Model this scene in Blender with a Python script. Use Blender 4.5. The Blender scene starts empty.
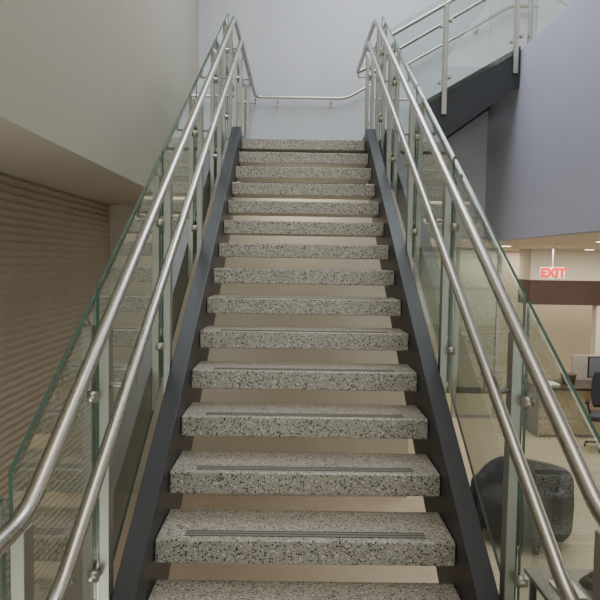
import bpy, bmesh, math
from mathutils import Vector, Matrix

scene = bpy.context.scene
COL = scene.collection
RISE, RUN = 0.1643, 0.28
SL = RISE/RUN
FLOOR = -2.6
LAND0 = -1.533
LAND1 = 1.096
YTOP = 6.0365

def nz(y): return -1.04 + (y-2.3965)*SL

# ---------------------------------------------------------------- materials
def newmat(name):
    m = bpy.data.materials.new(name); m.use_nodes = True
    nt = m.node_tree
    return m, nt, nt.nodes['Principled BSDF']

def lin(c):
    return tuple((x/12.92 if x <= 0.04045 else ((x+0.055)/1.055)**2.4) for x in [v/255 for v in c]) + (1,)

def paint(name, rgb, rough=0.6, var=0.06, scale=3.0, bump=0.05, bscale=250, metallic=0.0, spec=0.5):
    m, nt, b = newmat(name)
    c = lin(rgb)
    tc = nt.nodes.new('ShaderNodeTexCoord')
    n = nt.nodes.new('ShaderNodeTexNoise'); n.inputs['Scale'].default_value = scale; n.inputs['Detail'].default_value = 4
    nt.links.new(tc.outputs['Object'], n.inputs['Vector'])
    r = nt.nodes.new('ShaderNodeValToRGB')
    r.color_ramp.elements[0].position = .3; r.color_ramp.elements[1].position = .7
    r.color_ramp.elements[0].color = tuple(x*(1-var) for x in c[:3])+(1,)
    r.color_ramp.elements[1].color = tuple(min(1, x*(1+var)) for x in c[:3])+(1,)
    nt.links.new(n.outputs['Fac'], r.inputs['Fac'])
    nt.links.new(r.outputs['Color'], b.inputs['Base Color'])
    b.inputs['Roughness'].default_value = rough
    b.inputs['Metallic'].default_value = metallic
    b.inputs['Specular IOR Level'].default_value = spec
    if bump:
        n2 = nt.nodes.new('ShaderNodeTexNoise'); n2.inputs['Scale'].default_value = bscale
        nt.links.new(tc.outputs['Object'], n2.inputs['Vector'])
        bp = nt.nodes.new('ShaderNodeBump'); bp.inputs['Strength'].default_value = bump; bp.inputs['Distance'].default_value = .01
        nt.links.new(n2.outputs['Fac'], bp.inputs['Height'])
        nt.links.new(bp.outputs['Normal'], b.inputs['Normal'])
    return m

def terrazzo():
    m, nt, b = newmat('terrazzo')
    tc = nt.nodes.new('ShaderNodeTexCoord')
    def layer(scale, thr, stops, base_socket=None, base_col=None):
        v = nt.nodes.new('ShaderNodeTexVoronoi'); v.inputs['Scale'].default_value = scale
        nt.links.new(tc.outputs['Object'], v.inputs['Vector'])
        sp = nt.nodes.new('ShaderNodeSeparateColor')
        nt.links.new(v.outputs['Color'], sp.inputs['Color'])
        r = nt.nodes.new('ShaderNodeValToRGB'); r.color_ramp.interpolation = 'CONSTANT'
        els = r.color_ramp.elements
        els[0].position = 0; els[0].color = lin(stops[0][1]); els[1].position = stops[1][0]; els[1].color = lin(stops[1][1])
        for p, c in stops[2:]:
            e = els.new(p); e.color = lin(c)
        nt.links.new(sp.outputs['Red'], r.inputs['Fac'])
        lt = nt.nodes.new('ShaderNodeMath'); lt.operation = 'LESS_THAN'; lt.inputs[1].default_value = thr
        nt.links.new(v.outputs['Distance'], lt.inputs[0])
        mx = nt.nodes.new('ShaderNodeMix'); mx.data_type = 'RGBA'
        nt.links.new(lt.outputs[0], mx.inputs['Factor'])
        if base_socket: nt.links.new(base_socket, mx.inputs['A'])
        else: mx.inputs['A'].default_value = lin(base_col)
        nt.links.new(r.outputs['Color'], mx.inputs['B'])
        return mx.outputs['Result']
    s1 = layer(280, .55, [(0, (76, 71, 66)), (.15, (176, 169, 158)), (.6, (148, 141, 131)), (.8, (208, 201, 190))], base_col=(176, 169, 158))
    s2 = layer(112, .43, [(0, (34, 32, 31)), (.25, (106, 99, 92)), (.34, (178, 171, 160)), (.80, (224, 218, 208))], base_socket=s1)
    nt.links.new(s2, b.inputs['Base Color'])
    b.inputs['Roughness'].default_value = .33
    return m

def steel(name, rgb, rough=.28):
    m, nt, b = newmat(name)
    tc = nt.nodes.new('ShaderNodeTexCoord')
    n = nt.nodes.new('ShaderNodeTexNoise'); n.inputs['Scale'].default_value = 60
    nt.links.new(tc.outputs['Object'], n.inputs['Vector'])
    mr = nt.nodes.new('ShaderNodeMapRange'); mr.inputs['To Min'].default_value = rough-.05; mr.inputs['To Max'].default_value = rough+.08
    nt.links.new(n.outputs['Fac'], mr.inputs['Value']); nt.links.new(mr.outputs['Result'], b.inputs['Roughness'])
    b.inputs['Base Color'].default_value = lin(rgb); b.inputs['Metallic'].default_value = 1
    return m

def glassmat(name, tint, refl=1.0):
    m = bpy.data.materials.new(name); m.use_nodes = True
    nt = m.node_tree; nt.nodes.clear()
    o = nt.nodes.new('ShaderNodeOutputMaterial')
    t = nt.nodes.new('ShaderNodeBsdfTransparent'); t.inputs['Color'].default_value = tint
    g = nt.nodes.new('ShaderNodeBsdfGlossy'); g.inputs['Roughness'].default_value = .01; g.inputs['Color'].default_value = (.95, 1, .97, 1)
    f = nt.nodes.new('ShaderNodeFresnel'); f.inputs['IOR'].default_value = 1.5
    mul = nt.nodes.new('ShaderNodeMath'); mul.operation = 'MULTIPLY'; mul.inputs[1].default_value = refl; mul.use_clamp = True
    geo = nt.nodes.new('ShaderNodeNewGeometry')
    inv = nt.nodes.new('ShaderNodeMath'); inv.operation = 'SUBTRACT'; inv.inputs[0].default_value = 1
    nt.links.new(geo.outputs['Backfacing'], inv.inputs[1])
    m2 = nt.nodes.new('ShaderNodeMath'); m2.operation = 'MULTIPLY'
    nt.links.new(f.outputs[0], mul.inputs[0]); nt.links.new(mul.outputs[0], m2.inputs[0]); nt.links.new(inv.outputs[0], m2.inputs[1])
    mx = nt.nodes.new('ShaderNodeMixShader')
    nt.links.new(m2.outputs[0], mx.inputs[0]); nt.links.new(t.outputs[0], mx.inputs[1]); nt.links.new(g.outputs[0], mx.inputs[2])
    nt.links.new(mx.outputs[0], o.inputs['Surface'])
    return m

def emit(name, rgb, s):
    m, nt, b = newmat(name)
    b.inputs['Base Color'].default_value = lin(rgb)
    b.inputs['Emission Color'].default_value = lin(rgb); b.inputs['Emission Strength'].default_value = s
    return m

M_TER = terrazzo()
M_STEEL = steel('brushed_steel', (190, 185, 177))
M_POST = steel('satin_steel_post', (172, 170, 164), .40)
M_STR = paint('charcoal_steel_paint', (42, 44, 49), .42, .08, 6, .03)
M_GLASS = glassmat('pane_glass', (.90, .948, .928, 1), 1.9)
M_GEDGE = paint('glass_green_edge', (62, 94, 83), .15, .15, 12, 0)
M_WL = paint('paint_left', (176, 170, 156), .75, .02)
M_WB = paint('paint_back', (196, 198, 204), .7, .02)
M_WR = paint('paint_right', (182, 183, 201), .7, .02)
M_BEIGE = paint('paint_beige', (176, 168, 152), .25, .03)
M_CEIL = paint('paint_ceiling', (225, 219, 206), .8, .02)
M_BROWN = paint('brown_soffit', (70, 50, 43), .6, .1)
M_CARPET = paint('floor_carpet', (180, 167, 147), .55, .06, 8, .2, 400)
M_TEX = paint('dune_panel', (162, 153, 137), .6, .05, 2.5, .1, 120)
M_GRIP = paint('grip_strip', (62, 60, 57), .7, .1, 40, .2)
M_GRIPM = paint('grip_insert', (132, 128, 120), .6, .1, 60, .3)
M_FAB = paint('charcoal_fabric', (56, 56, 64), .9, .15, 30, .4, 500)
M_DARK = paint('black_plastic', (30, 30, 33), .4, .1, 10, 0)
M_WOOD = paint('desk_laminate', (176, 162, 138), .45, .08, 5, 0)
M_DTOP = paint('dark_top', (58, 50, 46), .3, .08, 5, 0)
M_GREYP = paint('grey_panel', (150, 148, 146), .6, .05)
M_WHITE = paint('white_plastic', (228, 226, 220), .4, .02, 5, 0)
M_RED = emit('exit_red', (225, 10, 8), .6)
M_LAMP = emit('lamp_white', (255, 240, 215), 7)
M_SCREEN = emit('screen', (90, 95, 100), .2)

# ---------------------------------------------------------------- helpers
def empty(name, loc=(0, 0, 0)):
    e = bpy.data.objects.new(name, None); e.empty_display_size = .1
    COL.objects.link(e); e.location = loc
    return e

def finish(bm, name, mats, parent=None, smooth=False, bevel=0, seg=2):
    bmesh.ops.recalc_face_normals(bm, faces=bm.faces)
    me = bpy.data.meshes.new(name); bm.to_mesh(me); bm.free()
    if not isinstance(mats, (list, tuple)): mats = [mats]
    for m in mats: me.materials.append(m)
    if smooth:
        for p in me.polygons: p.use_smooth = True
    o = bpy.data.objects.new(name, me); COL.objects.link(o)
    if bevel:
        md = o.modifiers.new('bev', 'BEVEL'); md.width = bevel; md.segments = seg; md.limit_method = 'ANGLE'
    if parent:
        o.parent = parent
        o.matrix_parent_inverse = Matrix.Translation(parent.location).inverted()
    return o

def addbox(bm, x0, x1, y0, y1, z0, z1, mi=0):
    vs = [bm.verts.new(p) for p in [(x0, y0, z0), (x1, y0, z0), (x1, y1, z0), (x0, y1, z0), (x0, y0, z1), (x1, y0, z1), (x1, y1, z1), (x0, y1, z1)]]
    for f in [(0, 3, 2, 1), (4, 5, 6, 7), (0, 1, 5, 4), (1, 2, 6, 5), (2, 3, 7, 6), (3, 0, 4, 7)]:
        bm.faces.new([vs[i] for i in f]).material_index = mi
    return vs

def box(name, x0, x1, y0, y1, z0, z1, mat, parent=None, bevel=0, seg=2):
    bm = bmesh.new(); addbox(bm, x0, x1, y0, y1, z0, z1)
    return finish(bm, name, mat, parent, bevel=bevel, seg=seg)

def addprism(bm, poly, axis, a, b, mi=0, edge_mi=None):
    def P(p, t): return (t, p[0], p[1]) if axis == 'x' else (p[0], t, p[1])
    A = [bm.verts.new(P(p, a)) for p in poly]; B = [bm.verts.new(P(p, b)) for p in poly]
    bm.faces.new(A).material_index = mi
    bm.faces.new(B[::-1]).material_index = mi
    n = len(poly)
    for i in range(n):
        f = bm.faces.new([A[i], B[i], B[(i+1) % n], A[(i+1) % n]])
        f.material_index = mi if edge_mi is None else edge_mi

def cyl(bm, p0, p1, r, seg=16, r2=None, mi=0):
    p0 = Vector(p0); p1 = Vector(p1); d = p1-p0
    q = d.to_track_quat('Z', 'Y').to_matrix().to_4x4()
    before = set(bm.faces)
    bmesh.ops.create_cone(bm, cap_ends=True, segments=seg, radius1=r, radius2=r if r2 is None else r2, depth=d.length,
                          matrix=Matrix.Translation((p0+p1)/2) @ q)
    for f in bm.faces:
        if f not in before:
            f.material_index = mi
            if len(f.verts) == 4: f.smooth = True

def tube(name, pts, r, mat, parent=None, fillet=.07):
    pts = [Vector(p) for p in pts]
    out = [pts[0]]
    for i in range(1, len(pts)-1):
        a, b, c = pts[i-1], pts[i], pts[i+1]
        d1 = (a-b); d2 = (c-b)
        f = min(fillet, d1.length*.45, d2.length*.45)
        s, e = b+d1.normalized()*f, b+d2.normalized()*f
        for k in range(9):
            t = k/8
            out.append(s*(1-t)**2 + b*2*t*(1-t) + e*t*t)
    out.append(pts[-1])
    cu = bpy.data.curves.new(name, 'CURVE'); cu.dimensions = '3D'
    sp = cu.splines.new('POLY'); sp.points.add(len(out)-1)
    for i, p in enumerate(out): sp.points[i].co = (*p, 1)
    cu.bevel_depth = r; cu.bevel_resolution = 6; cu.use_fill_caps = True
    tmp = bpy.data.objects.new(name, cu); COL.objects.link(tmp)
    dg = bpy.context.evaluated_depsgraph_get()
    me = bpy.data.meshes.new_from_object(tmp.evaluated_get(dg))
    bpy.data.objects.remove(tmp)
    me.materials.clear(); me.materials.append(mat)
    for p in me.polygons: p.use_smooth = len(p.vertices) == 4
    o = bpy.data.objects.new(name, me); COL.objects.link(o)
    if parent:
        o.parent = parent; o.matrix_parent_inverse = Matrix.Translation(parent.location).inverted()
    return o

# ---------------------------------------------------------------- room shell
XL = -1.27; XT = -2.07; XR = 2.28; ZS = .57; ZC = .27; ZU = 2.246; ZTOP = 4.3; YB = 8.2
box('floor', XT-.1, 9, -5, 13.1, FLOOR-.1, FLOOR, M_CARPET)
box('wall_left_upper', XT-.1, XL, -5, YB, ZS, ZTOP, M_WL)
box('wall_back_upper', XL, 9, YB, YB+.12, ZC, ZTOP, M_WB)
box('wall_right_upper', XR, XR+.14, -5, YB, ZC, ZU, M_WR)
box('floor_upper', XR+.14, 9, -5, YB, ZU-.15, ZU, M_CARPET)
box('ceiling_lower', XR+.14, 9, -5, YB, ZC, ZC+.08, M_CEIL)
box('ceiling_office', XT, 9, YB+.12, 13.1, ZC, ZC+.08, M_CEIL)
box('ceiling', XT, 9, -5, YB, ZTOP, ZTOP+.1, M_CEIL)
box('wall_under_landing', XT, 1.22, 7.16, YB-.02, FLOOR, .78, M_BEIGE)
box('wall_back', XT-.1, 9, 13.1, 13.2, FLOOR, ZC, M_BEIGE)
box('wall_right', 9, 9.1, -5, 13.2, FLOOR, ZTOP, M_BEIGE)
# added window wall, unseen behind camera, admitting world light as frontal fill
bm = bmesh.new(); bgw = bmesh.new()
for x in (XT+.05, .2, 2.4, 4.6, 6.8, 8.9):
    addbox(bm, x-.04, x+.04, -5.06, -4.98, FLOOR, ZTOP)
for z in (FLOOR+.04, ZC, ZU, ZTOP-.04):
    addbox(bm, XT, 9, -5.05, -4.99, z-.04, z+.04)
w1 = empty('fill_window_1', (3.4, -5, 0))
addprism(bgw, [(XT, FLOOR+.05), (9, FLOOR+.05), (9, ZTOP-.05), (XT, ZTOP-.05)], 'y', -5.025, -5.015)
finish(bm, 'fill_mullions', M_STR, w1); finish(bgw, 'fill_glazing', M_GLASS, w1)
# sculpted rib panels, lower left wall
bm = bmesh.new()
NY, NZ_ = 320, 460
y0, y1 = .6, 7.15
grid = []
for i in range(NY+1):
    col = []
    y = y0+(y1-y0)*i/NY
    for j in range(NZ_+1):
        z = FLOOR+(ZS-FLOOR)*j/NZ_
        row = z/.056 + .05*math.sin(y*math.tau/.36)
        k = math.floor(row); fr = row-k
        d = .024*(fr if fr < .7 else (1-fr)*.7/.3)*(.85+.15*math.sin(y*math.tau/.36+k*math.pi))
        col.append(bm.verts.new((XT+d, y, z)))
    grid.append(col)
for i in range(NY):
    for j in range(NZ_):
        bm.faces.new([grid[i][j], grid[i+1][j], grid[i+1][j+1], grid[i][j+1]])
o = finish(bm, 'wall_left', M_TEX, smooth=True)
box('wall_left_backing', XT-.1, XT-.002, -5, 13.1, FLOOR, ZS, M_TEX)

# ---------------------------------------------------------------- main staircase
stair = empty('staircase', (0, 4, 0))
TH = .092
bm = bmesh.new(); bg = bmesh.new()
for i in range(0, 16):
    yf = 2.3965+(i-2)*RUN; zt = -1.04+(i-2)*RISE
    addbox(bm, -.56, .56, yf, yf+.305 if i < 15 else yf+.24, zt-TH, zt)
    addbox(bg, -.455, .455, yf+.036, yf+.082, zt-.002, zt+.0006, 1)
    for a in (.034, .057, .080):
        addbox(bg, -.457, .457, yf+a, yf+a+.005, zt-.002, zt+.0012, 0)
finish(bm, 'treads', M_TER, stair, bevel=.006)
finish(bg, 'grip_strips', [M_GRIP, M_GRIPM], stair)
YE = YTOP+.245
for s, nm in ((-1, 'stringer_left'), (1, 'stringer_right')):
    bm = bmesh.new()
    addprism(bm, [(1.825, LAND0-.24), (1.95, LAND0-.24), (YTOP+.12, LAND1-.27), (YE, LAND1-.27), (YE, LAND1+.06), (YTOP+.05, LAND1+.06), (YTOP-.02, nz(YTOP)+.10), (1.825, nz(1.825)+.10)], 'x', s*.562, s*.64)
    finish(bm, nm, M_STR, stair, bevel=.003)
# upper landing
land = empty('upper_landing', (0, 7, 1))
bm = bmesh.new()
addprism(bm, [(-.56, LAND1-TH), (.56, LAND1-TH), (.56, LAND1), (-.56, LAND1)], 'y', YE+.002, 8.19)
addbox(bm, .5605, .64, 7.125, 8.19, LAND1-TH, LAND1)
finish(bm, 'slab', M_TER, land)
box('edge_beam_left', -.64, -.562, YE+.002, 8.19, LAND1-.27, LAND1+.06, M_STR, land)
box('edge_beam_right', .562, .64, YE+.002, 7.12, LAND1-.27, LAND1+.06, M_STR, land)
box('cross_beam', -.56, .56, YE+.1, YE+.2, LAND1-.27, LAND1-TH-.001, M_STR, land)
# lower landing (where the photographer stands)
lower = empty('lower_landing', (0, 0, -1.6))
box('slab', -.72, .72, -1.6, 1.82, LAND0-.10, LAND0, M_TER, lower, bevel=.005)
box('edge_beam', -.72, .72, -1.6, 1.60, LAND0-.30, LAND0-.101, M_STR, lower)
bm = bmesh.new()
for x in (-.6, .6):
    for y in (-1.4, 1.4):
        addbox(bm, x-.06, x+.06, y-.06, y+.06, FLOOR, LAND0-.3)
finish(bm, 'support_columns', M_STR, lower)

# second flight, turning right along back wall
st2 = empty('staircase_upper_flight', (1.4, 7.6, 1.6))
bm = bmesh.new()
X2 = .642
for i in range(6):
    xf = X2+i*RUN; zt = LAND1+(i+1)*RISE
    addbox(bm, xf, min(xf+.305, XR-.002), 7.121, 8.10, zt-TH, zt)
finish(bm, 'treads', M_TER, st2, bevel=.005)
def nz2(x): return LAND1+RISE+(x-X2)*SL
for ya, yb, nm in ((7.06, 7.12, 'stringer_front'), (8.10, 8.16, 'stringer_back')):
    bm = bmesh.new()
    addprism(bm, [(.642, LAND1-.27), (.84, LAND1-.27), (XR-.002, nz2(XR)-.34), (XR-.002, nz2(XR)+.07), (.70, nz2(.70)+.07), (.642, LAND1+.14)], 'y', ya, yb)
    finish(bm, nm, M_STR, st2, bevel=.003)

# ---------------------------------------------------------------- glass guards
XP, XG, XRU, XRL = .658, .690, .63, .567
HU, HLo = 1.065, .87
GT = .005
posts_y = [1.45, 2.11, 3.14, 4.17, 5.19, 6.0]
def guard(side, name):
    s = side
    g = empty(name, (s*.66, 4, .2))
    bm = bmesh.new(); bp = bmesh.new(); bc = bmesh.new()
    for a, b in zip(posts_y[:-1], posts_y[1:]):
        ya, yb = a+.018, b-.018
        addprism(bm, [(ya, nz(ya)+.02), (yb, nz(yb)+.02), (yb, nz(yb)+1.10), (ya, nz(ya)+1.10)], 'x', s*XG-GT, s*XG+GT, 0, 1)
    addprism(bm, [(.35, LAND0+.06), (1.43, LAND0+.06), (1.43, LAND0+1.00), (.35, LAND0+1.00)], 'x', s*XG-GT, s*XG+GT, 0, 1)
    endy = 8.17 if s < 0 else 6.92
    mids = [6.02, 7.08, endy] if s < 0 else [6.02, endy]
    for a, b in zip(mids[:-1], mids[1:]):
        addprism(bm, [(a+.02, LAND1+.0), (b-.02, LAND1+.0), (b-.02, LAND1+1.1), (a+.02, LAND1+1.1)], 'x', s*XG-GT, s*XG+GT, 0, 1)
    finish(bm, 'glass_panes', [M_GLASS, M_GEDGE], g)
    allp = [(y, nz(y)) for y in posts_y] + [(y, LAND1) for y in mids[1:]] + [(.33, LAND0)]
    for y, z in allp:
        lo = z-.12 if y > 1 else z
        if y > 8: y = 8.13
        addbox(bp, s*XP-.016, s*XP+.016, y-.027, y+.027, lo, z+.99)
        cyl(bp, (s*XP, y, z+.985), (s*XRU, y, z+HU-.015), .008, 10)
        cyl(bp, (s*XP, y, z+HLo-.07), (s*XRL, y, z+HLo-.07), .008, 10)
        cyl(bp, (s*XRL, y, z+HLo-.075), (s*XRL, y, z+HLo-.015), .008, 10)
        addbox(bp, s*XRL-.012, s*XRL+.012, y-.03, y+.03, z+HLo-.026, z+HLo-.018)
        for h in (.22, .80):
            for dy in (-.05, .05):
                if (y+dy) < 8.15:
                    hz = z+h+dy*(SL if 1.4 < y < 6.01 else 0)
                    cyl(bc, (s*(XG-.02), y+dy, hz), (s*(XG+.014), y+dy, hz), .019, 18)
                    addbox(bc, s*(XG-.014)-.005, s*(XG-.014)+.005, min(y, y+dy), max(y, y+dy), hz-.012, hz+.012)
    finish(bp, 'posts', M_POST, g, bevel=.002)
    finish(bc, 'clamps', M_STEEL, g)
    return g
gl = guard(-1, 'glass_guardrail')
gr = guard(1, 'glass_guardrail')

# guard of the second flight (front side)
g2 = empty('glass_guardrail_upper_flight', (1.4, 7.05, 2))
bm = bmesh.new(); bp = bmesh.new()
px2 = [.74, 1.48, 2.22]
YG2, YP2 = 7.01, 7.035
def nl2(x): return LAND1+.02+(x-.60)*SL+.08
for a, b in zip(px2[:-1], px2[1:]):
    xa, xb = a+.02, b-.02
    addprism(bm, [(xa, nl2(xa)+.05), (xb, nl2(xb)+.05), (xb, nl2(xb)+1.05), (xa, nl2(xa)+1.05)], 'y', YG2-GT, YG2+GT, 0, 1)
for x in px2[0:]:
    z = nl2(x)
    addbox(bp, x-.025, x+.025, YP2-.012, YP2+.018, z-.15, z+.98)
    cyl(bp, (x, YP2, z+.975), (x, 7.08, z+1.04), .008, 10)
    cyl(bp, (x, YP2, z+.78), (x, 7.14, z+.78), .008, 10)
    cyl(bp, (x, 7.14, z+.775), (x, 7.14, z+.85), .008, 10)
    for h in (.2, .78):
        for dx in (-.05, .05):
            cyl(bp, (x+dx, YG2-.016, z+h+dx*SL), (x+dx, YG2+.03, z+h+dx*SL), .02, 16)
finish(bm, 'glass_panes', [M_GLASS, M_GEDGE], g2)
finish(bp, 'posts', M_POST, g2)
# guard on the upper floor edge
g3 = empty('glass_guardrail_upper_floor', (2.34, 4, 2.6))
bm = bmesh.new(); bp = bmesh.new()
ys = [6.98, 5.7, 4.4, 3.1, 1.8]
for a, b in zip(ys[:-1], ys[1:]):
    addprism(bm, [(b+.015, ZU+.0), (a-.015, ZU+.0), (a-.015, ZU+1.07), (b+.015, ZU+1.07)], 'x', XR+.03, XR+.04, 0, 1)
for y in ys:
    addbox(bp, XR+.05, XR+.08, y-.025, y+.025, ZU, ZU+1.0)
    cyl(bp, (XR+.065, y, ZU+.99), (XR+.11, y, ZU+1.06), .008, 10)
finish(bm, 'glass_panes', [M_GLASS, M_GEDGE], g3)
finish(bp, 'posts', M_POST, g3)
tube('top_rail', [(XR+.11, 1.8, ZU+1.07), (XR+.11, 6.98, ZU+1.07)], .019, M_STEEL, g3)

# ---------------------------------------------------------------- handrails
RR = .0205
hl = empty('handrail', (-.6, 4, .9))
tube('upper_rail', [(-XRU, .75, LAND0+.968), (-XRU, 1.40, LAND0+.968), (-XRU, YTOP, LAND1+HU), (-XRU, 8.19, LAND1+HU)], RR, M_STEEL, hl, .09)
tube('lower_rail', [(-XRL, .75, LAND0+.775), (-XRL, 1.40, LAND0+.775), (-XRL, YTOP, LAND1+HLo), (-XRL, 8.10, LAND1+HLo), (.53, 8.10, LAND1+HLo),
                    (XR+.2, 8.10, LAND1+HLo+(XR+.2-.53)*.575), (XR+.55, 8.10, LAND1+HLo+(XR+.2-.53)*.575)], RR-.002, M_STEEL, hl, .09)
bm = bmesh.new()
for x, z in ((-.3, LAND1+HLo), (.35, LAND1+HLo), (1.3, LAND1+HLo+.77*.575), (2.1, LAND1+HLo+1.57*.575)):
    cyl(bm, (x, 8.10, z-.01), (x, 8.10, z-.06), .007, 10); cyl(bm, (x, 8.10, z-.06), (x, 8.2, z-.06), .007, 10)
    cyl(bm, (x, 8.192, z-.06), (x, 8.2, z-.06), .03, 18)
finish(bm, 'wall_brackets', M_STEEL, hl)
hr = empty('handrail', (.6, 4, .9))
def z2r(x, H): return LAND1+H+(x-XRU)*SL
tube('upper_rail', [(XRU, .75, LAND0+.968), (XRU, 1.40, LAND0+.968), (XRU, YTOP, LAND1+HU), (XRU, 7.08, LAND1+HU+.05),
                    (XR+.11, 7.08, z2r(XR+.11, HU)+.05)], RR, M_STEEL, hr, .09)
tube('lower_rail', [(XRL, .75, LAND0+.775), (XRL, 1.40, LAND0+.775), (XRL, YTOP, LAND1+HLo), (XRL, 7.14, LAND1+HLo+.03),
                    (XR+.11, 7.14, z2r(XR+.11, HLo)+.08)], RR-.002, M_STEEL, hr, .09)

# ---------------------------------------------------------------- exit sign
ex = empty('exit_sign', (3.82, 9.9, -.12))
box('housing', 3.64, 4.0, 9.9, 9.95, -.21, -.04, M_CEIL, ex, bevel=.006)
bm = bmesh.new(); cyl(bm, (3.82, 9.925, -.04), (3.82, 9.925, ZC), .01, 12); cyl(bm, (3.82, 9.925, ZC-.015), (3.82, 9.925, ZC), .05, 18)
finish(bm, 'hanger', M_WHITE, ex)
cu = bpy.data.curves.new('t', 'FONT'); cu.body = 'EXIT'; cu.size = .185; cu.extrude = .003; cu.align_x = 'CENTER'; cu.align_y = 'CENTER'; cu.offset = .009
t = bpy.data.objects.new('t', cu); COL.objects.link(t)
me = bpy.data.meshes.new_from_object(t.evaluated_get(bpy.context.evaluated_depsgraph_get()))
bpy.data.objects.remove(t)
me.transform(Matrix.Translation((3.82, 9.895, -.125)) @ Matrix.Rotation(math.pi/2, 4, 'X'))
me.materials.clear(); me.materials.append(M_RED)
o = bpy.data.objects.new('letters', me); COL.objects.link(o); o.parent = ex; o.matrix_parent_inverse = Matrix.Translation(ex.location).inverted()

# ---------------------------------------------------------------- office area
box('trim_soffit_brown', 4.05, 8.99, 11.5, 12.1, -.70, -.27, M_BROWN)
box('trim_soffit_white', 4.05, 8.99, 11.5, 12.1, -.27, ZC, M_CEIL)
box('baseboard_back', XT, 8.99, 13.07, 13.1, FLOOR, FLOOR+.12, M_BROWN)
box('wall_column', 5.25, 5.40, 11.52, 11.7, FLOOR, -.701, M_CEIL)
part = empty('glazed_partition', (2.3, 12, -1))
bm = bmesh.new(); bgm = bmesh.new()
for x in (1.25, 1.95, 2.65, 3.35):
    addbox(bm, x-.03, x+.03, 10.97, 11.03, FLOOR, ZC)
for z in (FLOOR, -1.6, -.45, ZC-.06):
    for a in (1.28, 1.98, 2.68):
        addbox(bm, a, a+.64, 10.975, 11.025, z, z+.05)
for a in (1.28, 1.98, 2.68):
    addprism(bgm, [(a, FLOOR+.05), (a+.64, FLOOR+.05), (a+.64, ZC-.06), (a, ZC-.06)], 'y', 10.995, 11.005)
finish(bm, 'frame', M_GREYP, part); finish(bgm, 'glass', M_GLASS, part)

dk = empty('office_desk', (4.3, 10, FLOOR))
T = FLOOR+.76
box('top', 3.62, 5.4, 9.75, 10.5, T-.035, T, M_DTOP, dk, bevel=.006)
box('front_panel', 3.66, 5.36, 9.80, 9.83, FLOOR+.04, T-.036, M_WOOD, dk)
box('side_panel', 3.63, 3.66, 9.77, 10.48, FLOOR, T-.036, M_GREYP, dk)
box('side_panel_far', 5.36, 5.39, 9.77, 10.48, FLOOR, T-.036, M_GREYP, dk)
box('drawer_unit', 3.70, 4.1, 9.85, 10.4, FLOOR, T-.04, M_GREYP, dk, bevel=.004)
dv = box('desk_divider', 4.45, 5.6, 10.56, 10.60, FLOOR, FLOOR+1.15, M_GREYP, bevel=.006)
mo = empty('computer_monitor', (4.75, 10.1, T))
box('panel', 4.50, 5.02, 10.10, 10.13, T+.10, T+.43, M_DARK, mo, bevel=.006)
box('display', 4.515, 5.005, 10.094, 10.0995, T+.115, T+.415, M_SCREEN, mo)
bm = bmesh.new(); cyl(bm, (4.76, 10.15, T), (4.76, 10.15, T+.25), .018); cyl(bm, (4.76, 10.15, T), (4.76, 10.15, T+.012), .11, 24)
finish(bm, 'stand', M_DARK, mo)
bm = bmesh.new(); cyl(bm, (4.2, 10.1, T), (4.2, 10.1, T+.16), .09, 24, .12); finish(bm, 'waste_paper_basket', M_BROWN, bevel=.004)
bm = bmesh.new(); addbox(bm, 3.8, 4.02, 9.95, 10.25, T, T+.012)
addbox(bm, 3.81, 4.01, 9.96, 10.24, T+.012, T+.02); finish(bm, 'paper_stack', M_WHITE)

def office_chair(x, y, rot):
    c = empty('office_chair', (x, y, FLOOR))
    R = Matrix.Translation((x, y, FLOOR)) @ Matrix.Rotation(rot, 4, 'Z')
    bm = bmesh.new()
    for k in range(5):
        a = k*math.tau/5
        cyl(bm, (0, 0, .10), (.28*math.cos(a), .28*math.sin(a), .07), .02, 10, .014)
        cyl(bm, (.28*math.cos(a)-.012, .28*math.sin(a), .03), (.28*math.cos(a)+.012, .28*math.sin(a), .03), .03, 14)
    cyl(bm, (0, 0, .08), (0, 0, .42), .028, 14)
    for s in (-1, 1):
        cyl(bm, (s*.22, 0, .43), (s*.27, 0, .64), .014, 10)
        addbox(bm, s*.27-.03, s*.27+.03, -.13, .13, .64, .67)
    cyl(bm, (0, -.18, .43), (0, -.25, .65), .02, 10)
    bm.transform(R); finish(bm, 'base', M_DARK, c)
    bm = bmesh.new(); addbox(bm, -.24, .24, -.23, .24, .42, .50); bm.transform(R)
    finish(bm, 'seat', M_FAB, c, bevel=.035, seg=4)
    bm = bmesh.new(); n = 12
    fr = []; bk = []
    for i in range(n+1):
        a = -1+2*i/n
        for j in range(n+1):
            h = j/n
            w = .23*(1-.18*abs(h*2-1)**3)
            yy = -.26+.06*a*a-.05*h
            fr.append(bm.verts.new((a*w, yy, .54+.52*h))); bk.append(bm.verts.new((a*w, yy-.045, .54+.52*h)))
    idx = lambda i, j: i*(n+1)+j
    for i in range(n):
        for j in range(n):
            bm.faces.new([fr[idx(i, j)], fr[idx(i+1, j)], fr[idx(i+1, j+1)], fr[idx(i, j+1)]])
            bm.faces.new([bk[idx(i, j)], bk[idx(i, j+1)], bk[idx(i+1, j+1)], bk[idx(i+1, j)]])
    for i in range(n):
        for j in (0, n):
            bm.faces.new([fr[idx(i, j)], fr[idx(i+1, j)], bk[idx(i+1, j)], bk[idx(i, j)]])
            bm.faces.new([fr[idx(j, i)], fr[idx(j, i+1)], bk[idx(j, i+1)], bk[idx(j, i)]])
    bm.transform(R); finish(bm, 'backrest', M_FAB, c, smooth=True)
office_chair(4.40, 9.2, 2.7)

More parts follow.
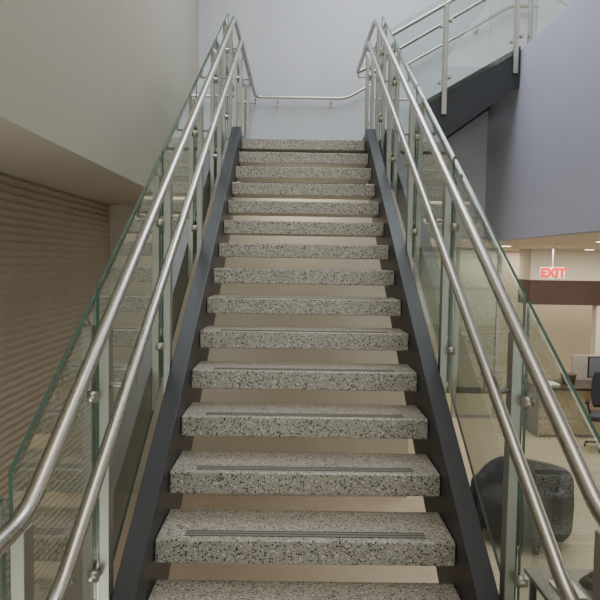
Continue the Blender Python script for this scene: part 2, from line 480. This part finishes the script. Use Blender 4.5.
def armchair(x, y, rot):
    c = empty('armchair', (x, y, FLOOR))
    R = Matrix.Translation((x, y, FLOOR)) @ Matrix.Rotation(rot, 4, 'Z')
    bm = bmesh.new(); n = 28
    rings = []
    for i in range(n+1):
        a = math.radians(-200 + 220*i/n)
        ca, sa = math.cos(a), math.sin(a)
        back = max(0, -sa)
        top = .54+.12*min(1, back*1.3)
        ro, ri = .45, .33
        sec = [(ri, .10), (ro, .10), (ro+.01, .35), (ro, top-.04), (ro-.03, top), (ri+.03, top), (ri, top-.04)]
        sc = 1/max(abs(ca)**4+abs(sa)**4, 1e-6)**.25
        sc = .35+.65*sc
        rings.append([bm.verts.new((r*ca*1.0*sc, r*sa*.92*sc, z)) for r, z in sec])
    for i in range(n):
        for k in range(7):
            bm.faces.new([rings[i][k], rings[i+1][k], rings[i+1][(k+1) % 7], rings[i][(k+1) % 7]])
    bm.faces.new(rings[0]); bm.faces.new(rings[-1][::-1])
    bm.transform(R)
    finish(bm, 'shell', M_FAB, c, smooth=True, bevel=.02, seg=3)
    bm = bmesh.new()
    pts = []
    for i in range(24):
        a = math.tau*i/24
        X = .34*math.copysign(abs(math.cos(a))**.7, math.cos(a)); Y = .04+.36*math.copysign(abs(math.sin(a))**.7, math.sin(a))
        pts.append((X, Y))
    lv = [(.95, .14), (1, .18), (1, .38), (.93, .43), (.6, .45)]
    rg = [[bm.verts.new((p[0]*s, p[1]*s, z)) for p in pts] for s, z in lv]
    for a, b in zip(rg[:-1], rg[1:]):
        for i in range(24): bm.faces.new([a[i], a[(i+1) % 24], b[(i+1) % 24], b[i]])
    bm.faces.new(rg[0][::-1]); bm.faces.new(rg[-1])
    bm.transform(R); finish(bm, 'seat_cushion', M_FAB, c, smooth=True)
    bm = bmesh.new()
    for sx in (-.27, .27):
        for sy in (-.25, .27): cyl(bm, (sx, sy, 0), (sx, sy, .15), .018, 12, .026)
    bm.transform(R); finish(bm, 'legs', M_DARK, c)
armchair(2.12, 6.15, math.radians(140))
armchair(3.6, 5.3, math.radians(80))

ct = empty('coffee_table', (2.05, 4.25, FLOOR))
ZT = FLOOR+.45
box('top', 1.60, 2.5, 3.95, 4.55, ZT-.03, ZT, M_DTOP, ct, bevel=.006)
bm = bmesh.new()
for x in (1.65, 2.45):
    for y in (4.0, 4.5): addbox(bm, x-.02, x+.02, y-.02, y+.02, FLOOR, ZT-.03)
addbox(bm, 1.67, 2.43, 4.24, 4.26, FLOOR+.12, FLOOR+.15); addbox(bm, 1.64, 1.66, 4.02, 4.48, FLOOR+.12, FLOOR+.15); addbox(bm, 2.44, 2.46, 4.02, 4.48, FLOOR+.12, FLOOR+.15)
finish(bm, 'legs', M_DARK, ct)
box('magazine', 1.70, 1.86, 4.12, 4.36, ZT, ZT+.01, M_WHITE, bevel=.002)
ph = empty('conference_phone', (2.0, 4.32, ZT))
bm = bmesh.new(); cyl(bm, (2.0, 4.32, ZT), (2.0, 4.32, ZT+.05), .10, 24, .06); bmesh.ops.create_uvsphere(bm, u_segments=16, v_segments=8, radius=.045, matrix=Matrix.Translation((2.0, 4.32, ZT+.045)))
finish(bm, 'body', M_DARK, ph, smooth=True)
bm = bmesh.new(); cyl(bm, (1.80, 4.47, ZT), (1.80, 4.47, ZT+.09), .03, 20, .038); finish(bm, 'paper_cup', M_WHITE)

for (x, y) in [(3.3, 5.0), (3.3, 7.2), (3.0, 9.6), (4.6, 9.4), (4.9, 7), (4.9, 4.5), (3.2, 12.2), (4.8, 10.9)]:
    d = empty('ceiling_downlight', (x, y, ZC))
    bm = bmesh.new(); cyl(bm, (x, y, ZC-.012), (x, y, ZC), .09, 24); finish(bm, 'trim_ring', M_WHITE, d)
    bm = bmesh.new(); cyl(bm, (x, y, ZC-.016), (x, y, ZC-.012), .07, 24); finish(bm, 'lens', M_LAMP, d)

# ---------------------------------------------------------------- lights
def area(name, loc, sx, sy, power, col, rot=(0, 0, 0)):
    l = bpy.data.lights.new(name, 'AREA'); l.shape = 'RECTANGLE'; l.size = sx; l.size_y = sy; l.energy = power; l.color = col
    o = bpy.data.objects.new(name, l); COL.objects.link(o); o.location = loc; o.rotation_euler = rot
    return o
area('skylight_lamp', (.9, 6.1, ZTOP-.05), 2.2, 2.6, 125, (.87, .92, 1))
area('atrium_fill', (.4, 1.5, ZTOP-.05), 2.4, 4.0, 85, (1, .96, .90))  # added overhead fill, out of view, no fixture modelled
area('lounge_ceiling_lamp', (4.2, 4.5, ZC-.03), 2.5, 5, 95, (1, .9, .76))
area('office_ceiling_lamp', (4.5, 9.6, ZC-.03), 3.5, 1.6, 130, (1, .9, .76))
area('office_back_lamp', (5.5, 12.6, ZC-.03), 5.0, .5, 85, (1, .88, .72))
area('landing_soffit_lamp', (0, 6.8, LAND1-.28), .9, .35, 12, (1, .95, .86))
area('upper_floor_lamp', (5, 5, ZTOP-.05), 3, 4, 90, (.88, .92, 1))
# added upward fill with housing, out of view, brightening rib wall and soffit
gz = box('fill_light_box', -1.62, -1.42, -2.1, 2.1, FLOOR, FLOOR+.05, M_DARK)
area('soffit_fill', (-1.52, 0, FLOOR+.06), .14, 4.1, 75, (1, .95, .87), (math.pi, 0, 0))
w = bpy.data.worlds.new('world'); scene.world = w; w.use_nodes = True
w.node_tree.nodes['Background'].inputs[0].default_value = (1, .98, .95, 1)
w.node_tree.nodes['Background'].inputs[1].default_value = 2.0

# ---------------------------------------------------------------- camera
cd = bpy.data.cameras.new('camera'); cam = bpy.data.objects.new('camera', cd); COL.objects.link(cam)
cd.sensor_width = 36; cd.lens = 660/600*36; cd.clip_start = .02
cam.matrix_world = (Matrix.Translation((-.0545, 0, 0)) @ Matrix.Rotation(math.radians(-.45), 4, 'Z')
                    @ Matrix.Rotation(math.radians(90-3.4), 4, 'X') @ Matrix.Rotation(math.radians(.9), 4, 'Z'))
scene.camera = cam
